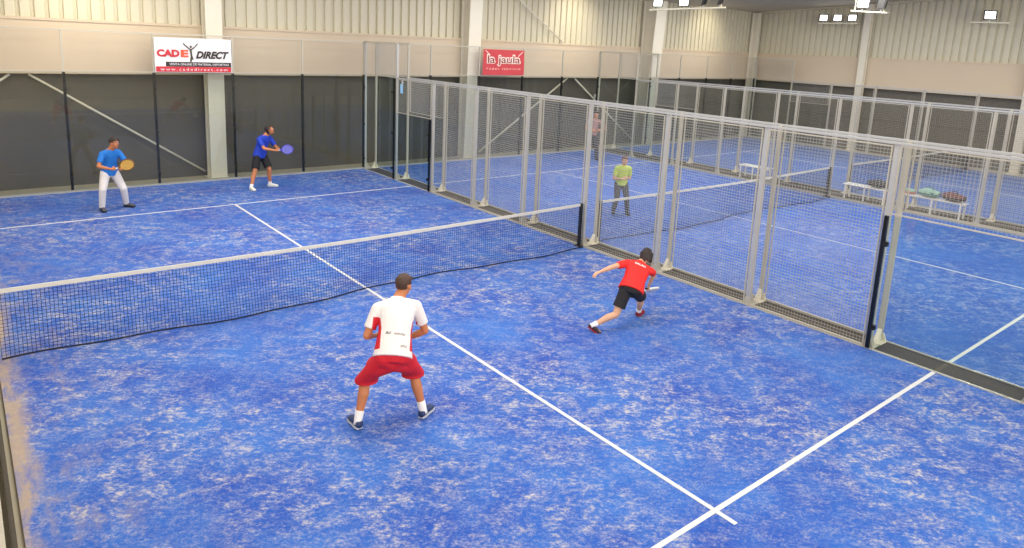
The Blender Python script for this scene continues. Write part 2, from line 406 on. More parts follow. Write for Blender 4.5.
def side_fence(x, gap, label, post, glass_near=True, glass_far=True):
    """gap = +1: feet point to +x; -1 to -x"""
    t = empty('side_fence', (x, 0, 0), 0, label, 'fence', 'side fences of the courts')
    for y in range(-10, 11, 2):
        h4 = abs(y) >= 8
        p = shared('post', (P4 if h4 else P3)[post], t, (gap * .045, y, 0))
        shared('post_foot', FOOT[gap], p)
    for i, y in enumerate(range(-10, 10, 2)):
        far = abs(y + 1)
        if far < 6:
            f = shared('mesh_panel', ME3F if x > 15 else ME3, t, (0, y + .06, .03)); shared('panel_frame', FR3, f, (0, -.01, -.01))
        elif far < 8:
            shared('glass_panel', G2, t, (-gap * .02, y + .01, .02))
            f = shared('mesh_panel', ME1, t, (0, y + .06, 2.03)); shared('panel_frame', FR1, f, (0, -.01, -.01))
        else:
            shared('glass_panel', G3, t, (-gap * .02, y + .01, .02))
            f = shared('mesh_panel', ME1, t, (0, y + .06, 3.03)); shared('panel_frame', FR1, f, (0, -.01, -.01))
    newobj('top_rail', bbox(-.025, .025, -8, 8, 3.0, 3.04, bev=.008), M_STEEL, t)
    for s in (-1, 1): newobj('top_rail', bbox(-.02, .02, min(8 * s, 10 * s), max(8 * s, 10 * s), 4.0, 4.035), M_STEELW, t)
    for s in (-1, 1) if gap > 0 and x < 11 else ():
        for yy, h in ((6, 2.0), (8, 3.0)):
            y = s * yy
            e = newobj('glass_edge', bbox(-gap * .045 - .02, -gap * .045 + .02, y if s > 0 else y - (.05 if h < 2.5 else .035), y + (.05 if h < 2.5 else .035) if s > 0 else y, .02, h), M_EDGE, t)
            for z in ((.35, 1.6) if h < 2.5 else (.35, 1.4, 2.6)):
                shared('clamp', CLAMP, e, (-gap * .06, y + s * .07, z))
    return t
side_fence(10.0, 1, 'long mesh fence on the right side of the nearest court', M_STEEL)
side_fence(10.46, -1, 'mesh fence just behind the first one, on the left side of the middle court', M_STEELW)
side_fence(20.46, 1, 'mesh fence on the far side of the middle court, in front of the benches', M_STEELW)
side_fence(21.7, -1, 'mesh fence behind the benches, on the near side of the farthest court', M_STEELW)
side_fence(31.7, 1, 'farthest mesh fence, along the right-hand hall wall', M_STEELW)

BG = glass_me(1.99, 2.98, M_GLASSB, 'x')
def back_post_me():
    bm = bmesh.new(); box(bm, -.03, .03, 0, .06, 0, 3.0); return me_of(bm, M_BLACK, 'post')
BP = back_post_me()
BPU = me_of(bbox(-.02, .02, 0, .04, 3.0, 4.0), M_STEELW, 'upper_post')
MEB = wire_mesh(1.96, .95, r=.0012)
def back_wall(x0, label, m=None):
    t = empty('glass_back_wall', (x0, 10, 0), 0, label, 'glass wall', 'glass back walls of the courts')
    for i in range(6):
        p = shared('post', BP, t, (i * 2, .02, 0)); shared('upper_post', BPU, p)
        for z in (.35, 1.45, 2.6): shared('clamp', CLAMP, p, (0, -.015, z), (0, 0, math.pi / 2))
    for i in range(5):
        shared('glass_panel', BG, t, (i * 2 + .005, 0, .02))
        shared('mesh_panel', MEB, t, (i * 2 + 1.98, .02, 3.02), (0, 0, math.pi / 2))
    newobj('top_rail', bbox(0, 10, .0, .035, 3.98, 4.01), M_STEELW, t)
    newobj('middle_rail', bbox(0, 10, .0, .03, 2.995, 3.02), M_STEELW, t)
back_wall(0, 'glass back wall of the nearest court, behind the two players in blue')
back_wall(10.46, 'glass back wall of the middle court, carrying the small red banner')
back_wall(21.7, 'glass back wall of the farthest court')

# ------------------------------------------------------------------ nets
def net(x0, label):
    t = empty('court_net', (x0, 0, 0), 0, label, 'net', 'court nets')
    def top(x): return .88 + .04 * (abs(x - 5) / 5) ** 1.5
    def low(x): return .012
    def yy(x, z): return (1 - z / .9) * (.10 * math.sin(x * 1.1 + 1.2) - .08 + .03 * math.sin(x * 4.1))
    bm = bmesh.new(); s = .045; n = int(9.9 / s); r = .0025
    for i in range(n + 1):
        x = .05 + i * 9.9 / n; prev = None
        for k in range(5):
            z = low(x) + (top(x) - .03 - low(x)) * k / 4; q = V((x, yy(x, z), z))
            if prev is not None: bar(bm, prev, q, r, n=4, cap=False)
            prev = q
    rows = int(.86 / s)
    for j in range(rows + 1):
        prev = None
        for k in range(41):
            x = .05 + 9.9 * k / 40; z = low(x) + (top(x) - .03 - low(x)) * j / rows; q = V((x, yy(x, z), z))
            if prev is not None: bar(bm, prev, q, r * (4.2 if j == 0 else 1), n=4, cap=False)
            prev = q
    newobj('netting', bm, M_NET, t)
    bm = bmesh.new()
    P = [(.03 + 9.94 * k / 40) for k in range(41)]
    for a, b in zip(P, P[1:]):
        vs = []
        for x in (a, b):
            for dy, dz in ((-.011, -.048), (.011, -.048), (.011, .004), (-.011, .004)): vs.append(bm.verts.new((x, dy, top(x) + dz)))
        for i in range(4): bm.faces.new((vs[i], vs[(i + 1) % 4], vs[4 + (i + 1) % 4], vs[4 + i]))
    newobj('net_tape', bm, M_TAPE, t)
    for x in ((.03 if x0 else -.045), 9.91):
        bm = bmesh.new(); box(bm, x, x + .055, -.035, .035, .0, .93); bmesh.ops.bevel(bm, geom=bm.edges[:], offset=.008, segments=1, affect='EDGES')
        p = newobj('net_post', bm, M_BLACK, t); newobj('base_plate', bbox(x - .03, x + .06, -.09, .09, .003, .018), M_BLACK, p)
net(0, 'black net with white tape across the nearest court')
net(10.46, 'black net with white tape across the middle court')
net(21.7, 'black net with white tape across the farthest court')

# ------------------------------------------------------------------ banners
def text_bm(s, size, shear=0.0, offset=0.0, extrude=.001, spacing=1.0, xs=1.0):
    c = bpy.data.curves.new('lettering', 'FONT'); c.body = s; c.size = size; c.shear = shear; c.offset = offset
    c.extrude = extrude; c.space_character = spacing; c.resolution_u = 3; c.align_x = 'LEFT'
    o = bpy.data.objects.new('lettering', c); COL.objects.link(o)
    bpy.context.view_layer.update()
    me = bpy.data.meshes.new_from_object(o.evaluated_get(bpy.context.evaluated_depsgraph_get()))
    bm = bmesh.new(); bm.from_mesh(me)
    bpy.data.objects.remove(o); bpy.data.meshes.remove(me)
    for v in bm.verts: v.co = V((v.co.x * xs, -v.co.z, v.co.y))     # stand up in xz, front to -y
    return bm
def fit(bm, x0, x1, z0, z1, y):
    xs = [v.co.x for v in bm.verts]; zs = [v.co.z for v in bm.verts]
    a, b, c, d = min(xs), max(xs), min(zs), max(zs)
    for v in bm.verts:
        v.co = V((x0 + (v.co.x - a) / (b - a) * (x1 - x0), y + v.co.y, z0 + (v.co.z - c) / (d - c) * (z1 - z0)))
    return bm
M_RED = mat('banner_red', rgb(196, 40, 52), 0.6, var=.03); M_ORANGE = mat('banner_orange', rgb(230, 86, 52), 0.6, var=.03)
M_INK = mat('banner_ink', rgb(40, 36, 32), 0.6); M_OLIVE = mat('banner_olive', rgb(60, 60, 36), 0.6)
M_BWHITE = mat('banner_white', rgb(232, 226, 226), 0.6, var=.02); M_PINK = mat('banner_pink_letter', rgb(246, 214, 200), 0.6)
M_MAROON = mat('banner_maroon', rgb(120, 40, 36), 0.6); M_BRED = mat('jaula_red', rgb(190, 62, 66), 0.65, var=.06, scale=3)
def cloth(w_, h_, m):
    bm = bmesh.new(); nx, nz = 24, 12; G = []
    for i in range(nx + 1):
        G.append([bm.verts.new((w_ * i / nx, .008 * math.sin(i * .9 + j * .5) * (.4 if j in (0, nz) else 1), h_ * j / nz)) for j in range(nz + 1)])
    for i in range(nx):
        for j in range(nz): bm.faces.new((G[i][j], G[i + 1][j], G[i + 1][j + 1], G[i][j + 1]))
    r = bmesh.ops.extrude_face_region(bm, geom=bm.faces[:]); bmesh.ops.translate(bm, vec=(0, .004, 0), verts=[g for g in r['geom'] if isinstance(g, bmesh.types.BMVert)])
    return bm
t = empty('banner', (4.02, 9.955, 3.01), 0, 'white banner with red and black lettering hung on the mesh above the left player', 'banner')
W1, H1 = 1.93, .9
newobj('cloth', cloth(W1, H1, M_BWHITE), M_BWHITE, t)
F = -.016
newobj('lettering', fit(text_bm('CAD', .3, offset=.016), .05, .60, .40, .595, F), M_RED, t)
newobj('lettering', fit(text_bm('E', .3, offset=.016), .63, .82, .40, .595, F), M_ORANGE, t)
newobj('lettering', fit(text_bm('DIRECT', .3, shear=.35, offset=.014), 1.0, 1.86, .37, .57, F), M_INK, t)
bm = bmesh.new()   # the little figure with raised arms
def stroke(bm, pts, r):
    for a, b in zip(pts, pts[1:]): bar(bm, (a[0], F, a[1]), (b[0], F, b[1]), r, n=6)
stroke(bm, [(.88, .62), (.895, .42), (.87, .28)], .022); stroke(bm, [(.895, .46), (.93, .34)], .018)
stroke(bm, [(.70, .76), (.80, .66), (.88, .6)], .014); stroke(bm, [(1.06, .76), (.97, .66), (.89, .6)], .014); ellipsoid(bm, (.885, F, .68), (.025, .01, .035))
for v in bm.verts: v.co.y = F + (v.co.y - F) * .15
newobj('emblem', bm, M_OLIVE, t)
p = newobj('caption_bar', bbox(.26, W1 - .02, -.0145, -.0115, .155, .275), M_INK, t)
newobj('lettering', fit(text_bm('VENTA ONLINE DE MATERIAL DEPORTIVO', .1), .34, W1 - .08, .185, .245, -.017), M_BWHITE, p)
p = newobj('address_bar', bbox(.02, W1 - .02, -.0145, -.0115, .015, .15), M_RED, t)
newobj('lettering', fit(text_bm('www.cadedirect.com', .1, spacing=1.4), .12, W1 - .12, .045, .12, -.017), M_BWHITE, p)

t = empty('banner', (14.56, 9.955, 3.03), 0, 'small red banner with outlined lettering beside a cream column', 'banner')
W2, H2 = 1.88, .9
newobj('cloth', cloth(W2, H2, M_BRED), M_BRED, t)
newobj('letter_outline', fit(text_bm('la jaula', .4, offset=.026), .15, 1.70, .30, .74, -.014), M_PINK, t)
newobj('lettering', fit(text_bm('la jaula', .4, offset=.002), .19, 1.66, .34, .69, -.02), M_MAROON, t)
newobj('lettering', fit(text_bm('PADEL SERVICIO', .1, spacing=1.6), .16, 1.70, .19, .25, -.016), M_PINK, t)
bm = bmesh.new()
stroke(bm, [(.08, .86), (.3, .7)], .012); stroke(bm, [(1.8, .86), (1.58, .68)], .012)
for v in bm.verts: v.co.y = F + (v.co.y - F) * .15
newobj('ray_mark', bm, M_PINK, t)
# small blue-white sign hanging at the top corner of the fence
M_SIGN = mat('pale_blue_sign', rgb(150, 200, 235), .5)
t = empty('hanging_sign', (10.02, 7.62, 2.6), 0, 'tiny pale blue sign hung near the top of the fence corner', 'sign')
newobj('plate', bbox(-.05, -.04, -.07, .07, 0, .26, bev=.003), M_SIGN, t)
newobj('hook', bbox(-.045, 0.0, -.01, .01, .26, .4), M_STEEL, t)

# ------------------------------------------------------------------ lamps
def floodlight(loc, yaw, pitch, label, group, hm, lit=True, s=1.0):
    t = empty('floodlight', loc, 0, label, 'floodlight', group)
    t.rotation_euler = (0, 0, yaw)
    bm = bmesh.new(); h = .17 * s
    # housing: shallow trapezoid box tilted downwards, opening to -x
    M_ = Matrix.Rotation(pitch, 4, 'Y')
    pts_b = [V((.12, sy * h * .7, sz * h * .6)) for sy, sz in ((-1, -1), (1, -1), (1, 1), (-1, 1))]
    pts_f = [V((0, sy * h * 1.15, sz * h)) for sy, sz in ((-1, -1), (1, -1), (1, 1), (-1, 1))]
    A = [bm.verts.new(M_ @ p) for p in pts_f]; B = [bm.verts.new(M_ @ p) for p in pts_b]
    bm.faces.new(A); bm.faces.new(B[::-1])
    for i in range(4): bm.faces.new((A[i], B[i], B[(i + 1) % 4], A[(i + 1) % 4]))
    bmesh.ops.translate(bm, vec=(0, 0, h * 1.3), verts=bm.verts[:])
    newobj('housing', bm, hm, t)
    bm = bmesh.new()
    A = [bm.verts.new(M_ @ V((-.012, sy * h * .9, sz * h * .75)) + V((0, 0, h * 1.3))) for sy, sz in ((-1, -1), (1, -1), (1, 1), (-1, 1))]
    B = [bm.verts.new(M_ @ V((-.001, sy * h * .9, sz * h * .75)) + V((0, 0, h * 1.3))) for sy, sz in ((-1, -1), (1, -1), (1, 1), (-1, 1))]
    bm.faces.new(A); bm.faces.new(B[::-1])
    for i in range(4): bm.faces.new((A[i], B[i], B[(i + 1) % 4], A[(i + 1) % 4]))
    newobj('lens', bm, M_LAMP if lit else M_HOUS, t)
    bm = bmesh.new(); box(bm, .0, .03, -.02, .02, 0, h * .5); newobj('yoke', bm, M_STEEL, t)
    return t
def bracket(a, b, label, rods=(), wall=None):
    a, b = V(a), V(b)
    t = empty('lamp_bracket', a, 0, label, 'lamp bracket', 'lamp brackets')
    d = b - a; bm = bmesh.new(); n = V((d.y, -d.x, 0)).normalized() * .05
    vs = [bm.verts.new(p + q + V((0, 0, z))) for p in (V((0, 0, 0)), d) for q in (n, -n) for z in (-.05, .0)]
    for q in ((0, 1, 3, 2), (4, 6, 7, 5), (0, 4, 5, 1), (2, 3, 7, 6), (0, 2, 6, 4), (1, 5, 7, 3)): bm.faces.new([vs[i] for i in q])
    newobj('beam', bm, M_BRACK, t)
    for k in rods:
        p = d * k; bm = bmesh.new(); z = roof_z(a.y + p.y) - a.z
        bar(bm, p, p + V((0, 0, z + .02)), .02, n=8); newobj('hanger_rod', bm, M_BRACK, t)
    if wall is not None:
        bm = bmesh.new()
        for k in (.1, .9):
            p = d * k; box(bm, p.x, wall - a.x, p.y - .02, p.y + .02, -.045, -.01)
        newobj('wall_arm', bm, M_BRACK, t)
bracket((32.0, 7.2, 5.78), (32.0, 5.35, 5.78), 'cream bracket of three lamps on the ribbed right-hand wall', (), XW + .1)
for y, nm in ((6.95, 'left lamp'), (6.28, 'middle lamp'), (5.6, 'right lamp')):
    floodlight((32.0, y, 5.78), .35, .25, 'square lit floodlight, %s of the three on the right-hand wall' % nm, 'floodlights', M_HOUS)
bracket((26.0, 2.75, 5.93), (26.0, 1.45, 5.85), 'cream bracket hanging in front of the right-hand wall with one lit lamp', (.1, .9))
floodlight((26.0, 2.35, 5.92), .35, .2, 'large lit floodlight on the hanging bracket above the three small ones', 'floodlights', M_HOUS, True, 1.15)
floodlight((26.0, 1.7, 5.87), -.5, .2, 'dark unlit floodlight beside the large lit one on the hanging bracket', 'floodlights', M_HOUS, False, 1.1)
bracket((32.1, .85, 5.85), (32.1, -.5, 5.83), 'short cream bracket with a single lamp on the right-hand wall', (), XW + .1)
floodlight((32.1, .2, 5.85), .5, .25, 'single lit floodlight on the wall at the far right', 'floodlights', M_HOUS, True, 1.15)
bracket((20.0, 7.2, 5.62), (20.0, 4.0, 5.66), 'long cream lamp bracket hanging at the top of the photo', (.05, .95))
floodlight((20.0, 6.85, 5.63), .3, .1, 'lit green floodlight at the left end of the long hanging bracket', 'floodlights', M_GREEN)
floodlight((20.0, 5.7, 5.64), .3, .1, 'lit green floodlight in the middle of the long hanging bracket', 'floodlights', M_GREEN)
floodlight((20.0, 4.9, 5.65), -.8, .2, 'dark floodlight right of the middle on the long hanging bracket', 'floodlights', M_HOUS, False, 1.1)
floodlight((20.0, 4.25, 5.66), -.8, .2, 'dark floodlight at the right end of the long hanging bracket', 'floodlights', M_HOUS, False, 1.1)

# ------------------------------------------------------------------ benches and bags
def bench(loc, L, label):
    t = empty('bench', loc, 0, label, 'bench', 'white benches in the aisle')
    for k in range(3): newobj('seat_slat', bbox(-.18 + k * .13, -.08 + k * .13, 0, L, .42, .445, bev=.005), M_WHITE, t)
    for y in (.08, L / 2, L - .08):
        for x in (-.16, .16): newobj('leg', bbox(x - .018, x + .018, y - .018, y + .018, 0, .42), M_WHITE, t)
        newobj('crossbar', bbox(-.16, .16, y - .015, y + .015, .38, .42), M_WHITE, t)
    newobj('stretcher', bbox(-.01, .01, .08, L - .08, .12, .145), M_WHITE, t)
bench((21.0, -3.55, -.006), 1.6, 'white bench loaded with a pale green bag and a maroon bag')
bench((21.0, 2.3, -.006), 1.1, 'empty white bench seen behind the far fence of the middle court')
bench((21.0, -1.55, -.006), 1.3, 'white bench left of the loaded one, with a dark bag')
def bag(loc, L, r, mats, label, rz=0, flat=.8, strap=True, cat='sports bag'):
    t = empty('sports_bag', loc, rz, label, cat)
    bm = bmesh.new(); secs = []
    for k in range(13):
        a = k / 12; s = max(.25, math.sin(math.pi * (a * .9 + .05))) ** .35
        secs.append(((0, (a - .5) * L, r * flat * .98), (1, 0, 0), (0, 0, 1), r * s, r * flat * s))
    loft(bm, secs, 14)
    for v in bm.verts:
        nz = noise.noise(v.co * 9 + V(loc)) * .025; v.co += V((nz, nz * .6, nz))
        v.co.z = max(0.002, v.co.z)
    for f in bm.faces: f.material_index = 0 if f.calc_center_median().z < r * .9 else 1
    newobj('body', bm, mats[:2], t, True)
    if strap:
        bm = bmesh.new(); pr = None
        for k in range(13):
            a = math.pi * k / 12; q = V((math.cos(a) * r * .35, math.cos(a) * L * .22, r * flat * 1.7 + math.sin(a) * .09))
            if pr is not None: bar(bm, pr, q, .012, n=6)
            pr = q
        newobj('handle', bm, mats[2], t)
    return t
M_TEAL = mat('pale_green_fabric', rgb(150, 190, 170), .8, var=.25, scale=9); M_TEALD = mat('teal_fabric', rgb(70, 120, 110), .8, var=.2)
M_MAR = mat('maroon_fabric', rgb(110, 60, 58), .8, var=.35, scale=8); M_BRN = mat('dark_brown_fabric', rgb(62, 44, 42), .8, var=.3, scale=8)
M_PINKF = mat('coral_fabric', rgb(200, 110, 95), .8, var=.2); M_GREYF = mat('dark_grey_fabric', rgb(62, 62, 62), .8, var=.2)
bag((21.0, -2.6, .446), .52, .15, (M_TEALD, M_TEAL, M_TEALD), 'pale green bag on the loaded bench', .15)
bag((21.0, -3.22, .446), .58, .15, (M_BRN, M_MAR, M_BRN), 'maroon and brown bag at the right end of the loaded bench', -.1)
bag((20.98, -2.1, .446), .3, .10, (M_PINKF, M_TEAL, M_WHITE), 'small coral bag at the left end of the loaded bench', .3, strap=False)
bag((21.0, -1.2, .446), .55, .15, (M_GREYF, M_GREYF, M_BLACK), 'dark grey bag on the bench with nothing else on it')

# ------------------------------------------------------------------ people
def remesh(bm, voxel, smooth_it, name, mats, parent, recolor=None):
    me = bpy.data.meshes.new('tmp'); bmesh.ops.recalc_face_normals(bm, faces=bm.faces[:]); bm.to_mesh(me); bm.free()
    o = bpy.data.objects.new('tmp', me); COL.objects.link(o)
    md = o.modifiers.new('r', 'REMESH'); md.mode = 'VOXEL'; md.voxel_size = voxel; md.adaptivity = 0
    if smooth_it:
        ms = o.modifiers.new('s', 'SMOOTH'); ms.factor = .5; ms.iterations = smooth_it
    bpy.context.view_layer.update()
    m2 = bpy.data.meshes.new_from_object(o.evaluated_get(bpy.context.evaluated_depsgraph_get()))
    bpy.data.objects.remove(o); bpy.data.meshes.remove(me)
    m2.materials.clear()
    for x in (mats if isinstance(mats, (list, tuple)) else [mats]): m2.materials.append(x)
    for p in m2.polygons:
        p.use_smooth = True; p.material_index = recolor(p.center) if recolor else 0
    ob = bpy.data.objects.new(name, m2); COL.objects.link(ob)
    if parent: ob.parent = parent
    m2.name = name
    return ob
def ik(a, c, l1, l2, pole):
    a, c = V(a), V(c); d = c - a; L = min(d.length, (l1 + l2) * .998); u = d.normalized()
    c = a + u * L
    x = (l1 * l1 - l2 * l2 + L * L) / (2 * L); h = math.sqrt(max(0, l1 * l1 - x * x))
    p = V(pole) - u * V(pole).dot(u); p = p.normalized() if p.length > 1e-5 else u.orthogonal()
    return a + u * x + p * h, c
def limb(bm, pts, rs, n=14):
    """tapered chain with rounded joints"""
    for (a, b), (ra, rb) in zip(zip(pts, pts[1:]), zip(rs, rs[1:])): capsule(bm, a, b, ra, rb, n)
def tube_cloth(bm, pts, rs, n=18):
    """open looking sleeve or trouser leg with flat end"""
    for (a, b), (ra, rb) in zip(zip(pts, pts[1:]), zip(rs, rs[1:])): bar(bm, a, b, ra, rb, n)
    for a, r in list(zip(pts, rs))[:-1]: ellipsoid(bm, a, r, seg=n, rings=10)
def hand(bm, H, wr, d, nrm, thumb, curl):
    """palm and five fingers: d towards the fingers, nrm out of the back of the hand, thumb side"""
    d = V(d).normalized(); nrm = V(nrm); nrm = (nrm - d * nrm.dot(d)).normalized(); th = d.cross(nrm).normalized()
    if th.dot(V(thumb)) < 0: th = -th
    s = H / 1.75
    L = .085 * s
    secs = []
    for k, (wd, tk) in enumerate(((.026, .02), (.034, .017), (.041, .0155), (.042, .013))):
        secs.append((wr + d * (L * k / 3), th, nrm, wd * s, tk * s))
    loft(bm, secs, 14); ellipsoid(bm, wr, (.026 * s, .02 * s, .02 * s), (th, nrm, d))
    for i, (off, ln) in enumerate(((.031, .072), (.0105, .08), (-.0105, .074), (-.031, .058))):
        base = wr + d * (L - .006) + th * off * s; prev = base; ang = .15
        for k, fr in enumerate((.45, .31, .24)):
            ang += curl * (1.0, 1.1, .8)[k] * (1 + .07 * i)
            dd = d * math.cos(ang) - nrm * math.sin(ang)
            q = prev + dd * ln * fr * s; r = (.0095, .0088, .008)[k] * s
            capsule(bm, prev, q, r, r * .92, 8); prev = q
    b = wr + d * L * .28 + th * .024 * s; m = b + (d * .55 + th * .75 - nrm * .25).normalized() * .038 * s
    e = m + (d * .9 + th * .25 - nrm * (.3 + .5 * curl)).normalized() * .032 * s
    capsule(bm, b, m, .013 * s, .0105 * s, 8); capsule(bm, m, e, .0105 * s, .0085 * s, 8)
    return wr + d * L * .95 - nrm * .026 * s          # centre of the grip

SKIN = mat('skin_tan', rgb(188, 118, 76), .55, var=.07, scale=12); SKINL = mat('skin_light', rgb(206, 158, 126), .55, var=.06, scale=12)
EYEW = mat('eye_white', rgb(235, 232, 226), .3); EYED = mat('eye_dark', rgb(36, 26, 20), .3); LIP = mat('lip', rgb(160, 88, 78), .5)
def person(label, H, o, face, pel, nck, hip_ax, sh_ax, head_c, head_f, ank, knee_pole, toe, wri, elb_pole, hdir, hthumb, curl, skin, hairm, hair, voxel, garments, group=None, hnorm=None):
    """all joints in world space; pairs are (left, right)"""
    O = V(o); root = empty('person', O, 0, label, 'person', group)
    loc = lambda p: V(p) - O
    pel, nck, head_c = loc(pel), loc(nck), loc(head_c)
    hip_ax = V(hip_ax).normalized(); sh_ax = V(sh_ax).normalized()
    up = (nck - pel).normalized(); hf = V(head_f).normalized()
    f0 = V((0, 0, 1)).cross(hip_ax).normalized(); f1 = up.cross(sh_ax).normalized()
    T = (nck - pel).length
    def spine(t): return pel.lerp(nck, t) - f1 * (.10 * math.sin(math.pi * t) * T * .35)
    def axes(t):
        r = hip_ax.lerp(sh_ax, max(0, min(1, t))); r = (r - up * r.dot(up)).normalized(); return r, up.cross(r).normalized()
    def torso(bm, t0, secs, grow=0.0):
        S = []
        for t, rx, ry, fo in secs:
            r, f = axes(t); S.append((spine(t) + f * fo * H, r, f, rx * H + grow, ry * H + grow))
        loft(bm, S, 22)
    bw = garments.get('build', 1.0)
    TS = [(-.16, .055, .045, 0), (-.06, .088 * bw, .062, 0), (.1, .092 * bw, .063, 0), (.35, .078 * bw, .055, 0), (.6, .09 * bw, .062, 0), (.8, .098 * bw, .062, 0), (.93, .075 * bw, .048, 0), (1.0, .04, .036, 0)]
    hips = (pel - hip_ax * .052 * H - V((0, 0, .02 * H)), pel + hip_ax * .052 * H - V((0, 0, .02 * H)))
    shs = (nck - up * .056 * H - sh_ax * .105 * H * bw, nck - up * .056 * H + sh_ax * .105 * H * bw)
    bm = bmesh.new(); torso(bm, 0, TS)
    knees, anks, elbs, wrs, grips = [], [], [], [], []
    for i in (0, 1):
        kn, an = ik(hips[i], loc(ank[i]), .245 * H, .245 * H, knee_pole[i]); knees.append(kn); anks.append(an)
        td = V(toe[i]).normalized()
        limb(bm, [hips[i], hips[i].lerp(kn, .5), kn], [.052 * H, .046 * H, .032 * H])
        back = (hips[i] + an - kn * 2); calf = kn.lerp(an, .32) + (back.normalized() * .008 * H if back.length > .02 else V((0, 0, 0)))
        limb(bm, [kn, calf, kn.lerp(an, .75), an], [.031 * H, .0345 * H, .024 * H, .020 * H])
        limb(bm, [an - V((0, 0, .012 * H)), an + td * .08 * H - V((0, 0, .022 * H))], [.022 * H, .016 * H])
        el, wr = ik(shs[i], loc(wri[i]), .172 * H, .148 * H, elb_pole[i]); elbs.append(el); wrs.append(wr)
        limb(bm, [nck - up * .012 * H + (shs[i] - nck) * .22, shs[i]], [.034 * H, .031 * H])
        limb(bm, [shs[i], shs[i].lerp(el, .5), el], [.032 * H, .0275 * H, .0225 * H])
        limb(bm, [el, el.lerp(wr, .3), wr], [.0225 * H, .0235 * H, .0145 * H])
        hd = V(hdir[i]) if hdir and hdir[i] else (wr - el)
        nn = V(hnorm[i]) if hnorm and hnorm[i] else V((0, 0, 1)) if abs(hd.normalized().z) < .8 else f1
        grips.append(hand(bm, H, wr + hd.normalized() * .012, hd, nn, hthumb[i], curl[i]))
    # neck and head
    hr = hf.cross(V((0, 0, 1))).normalized(); hu = hr.cross(hf).normalized()
    limb(bm, [nck - up * .01 * H, nck.lerp(head_c - hu * .03 * H - hf * .008 * H, 1.0)], [.038 * H, .034 * H])
    s = H / 1.75 * 1.07
    ax = (hr, hf, hu); hp = lambda x, y, z: head_c + hr * x * s + hf * y * s + hu * z * s
    ellipsoid(bm, hp(0, -.012, .028), (.074 * s, .092 * s, .088 * s), ax)
    ellipsoid(bm, hp(0, .026, -.045), (.054 * s, .056 * s, .066 * s), ax)
    ellipsoid(bm, hp(0, .062, -.088), (.024 * s, .02 * s, .02 * s), ax)
    for sx in (-1, 1):
        ellipsoid(bm, hp(sx * .074, -.008, -.01), (.012 * s, .02 * s, .032 * s), ax, 10, 8)
        ellipsoid(bm, hp(sx * .036, .058, -.03), (.02 * s, .02 * s, .02 * s), ax, 10, 8)
    loft(bm, [(hp(0, .07, .018), hr, hf, .009 * s, .01 * s), (hp(0, .088, -.012), hr, hf, .012 * s, .016 * s), (hp(0, .088, -.03), hr, hf, .017 * s, .016 * s), (hp(0, .074, -.038), hr, hf, .012 * s, .01 * s)], 10)
    ellipsoid(bm, hp(0, .07, .034), (.05 * s, .014 * s, .012 * s), ax, 10, 8)
    body = remesh(bm, voxel, 2, 'body', skin, root)
    for sx in (-1, 1):
        b2 = bmesh.new(); ellipsoid(b2, hp(sx * .031, .073, .012), (.013 * s, .012 * s, .009 * s), ax, 10, 8)
        e = newobj('eye', b2, EYEW, root, True)
        b2 = bmesh.new(); ellipsoid(b2, hp(sx * .031, .083, .012), (.006 * s, .004 * s, .006 * s), ax, 8, 6); newobj('pupil', b2, EYED, e, True)
        b2 = bmesh.new(); ellipsoid(b2, hp(sx * .031, .08, .033), (.018 * s, .006 * s, .004 * s), ax, 8, 6); newobj('eyebrow', b2, hairm, root, True)
    b2 = bmesh.new(); ellipsoid(b2, hp(0, .08, -.062), (.022 * s, .007 * s, .007 * s), ax, 10, 6); newobj('mouth', b2, LIP, root, True)
    # hair
    bm = bmesh.new()
    low = {'short': -.2, 'medium': -.75, 'bob': -1.2}[hair]
    def nape(d): return low if d.y > -.25 else min(low, -.78)
    def hfn(d):
        facey = d.y > .52 and d.z < .42
        side = d.z < nape(d) or (abs(d.x) > .8 and d.z < (-.15 if hair == 'short' else -.9) and d.y > -.5)
        k = .8 if (facey or side) else 1.0 + .05 * noise.noise(d * 6)
        return k
    ellipsoid(bm, hp(0, -.016, .034), (.083 * s, .10 * s, .094 * s), ax, 40, 26, hfn)
    if hair in ('bob', 'medium'):
        dd = .085 if hair == 'bob' else .07; ww = 1.18 if hair == 'bob' else 1.0
        for k in range(11):
            a = math.pi * (1.08 + .84 * k / 10)
            px, py = math.cos(a) * .074 * ww, math.sin(a) * .085 * ww
            capsule(bm, hp(px, py, .03), hp(px * 1.05, py * 1.02, -dd + .02 * math.sin(k * 2.3)), .022 * s, .016 * s, 8)
    if hair != 'bob':
        for k in range(9):
            capsule(bm, hp((k - 4) * .014, .045, .098 - abs(k - 4) * .005), hp((k - 4) * .016, .07, .088 - abs(k - 4) * .006), .016 * s, .01 * s, 8)
    remesh(bm, max(.006, voxel * .9), 1, 'hair', hairm, root)
    G = garments
    # shirt
    bm = bmesh.new(); g = .016
    hem = G.get('hem', -.08)
    SS = [(hem, .101 * bw, .08, 0), (.1, .094 * bw, .074, 0), (.35, .084 * bw, .064, 0), (.6, .09 * bw, .066, 0), (.78, .1 * bw, .064, 0), (.93, .078 * bw, .05, 0), (.985, .045, .04, 0)]
    torso(bm, 0, SS, g * .7)
    for i in (0, 1):
        e = shs[i].lerp(elbs[i], G.get('sleeve', .62))
        tube_cloth(bm, [nck - up * .018 * H + (shs[i] - nck) * .25, shs[i], e], [.038 * H, .039 * H, .037 * H * G.get('sleeve_w', 1)])
    f_r = axes(.5)
    def rc(c):
        q = c - spine(.4); x = abs(q.dot(f_r[0])); z = q.dot(up) / T; y = q.dot(f_r[1])
        return 1 if (G.get('side') and (.079 + .05 * max(0, z)) * bw * H < x < .125 * H * bw and -.38 < z < .22 - max(0, -y) * 1.0 and y > -.05 * H) else 0
    shirt = remesh(bm, voxel, 2, 'shirt', G['shirt'], root, rc)
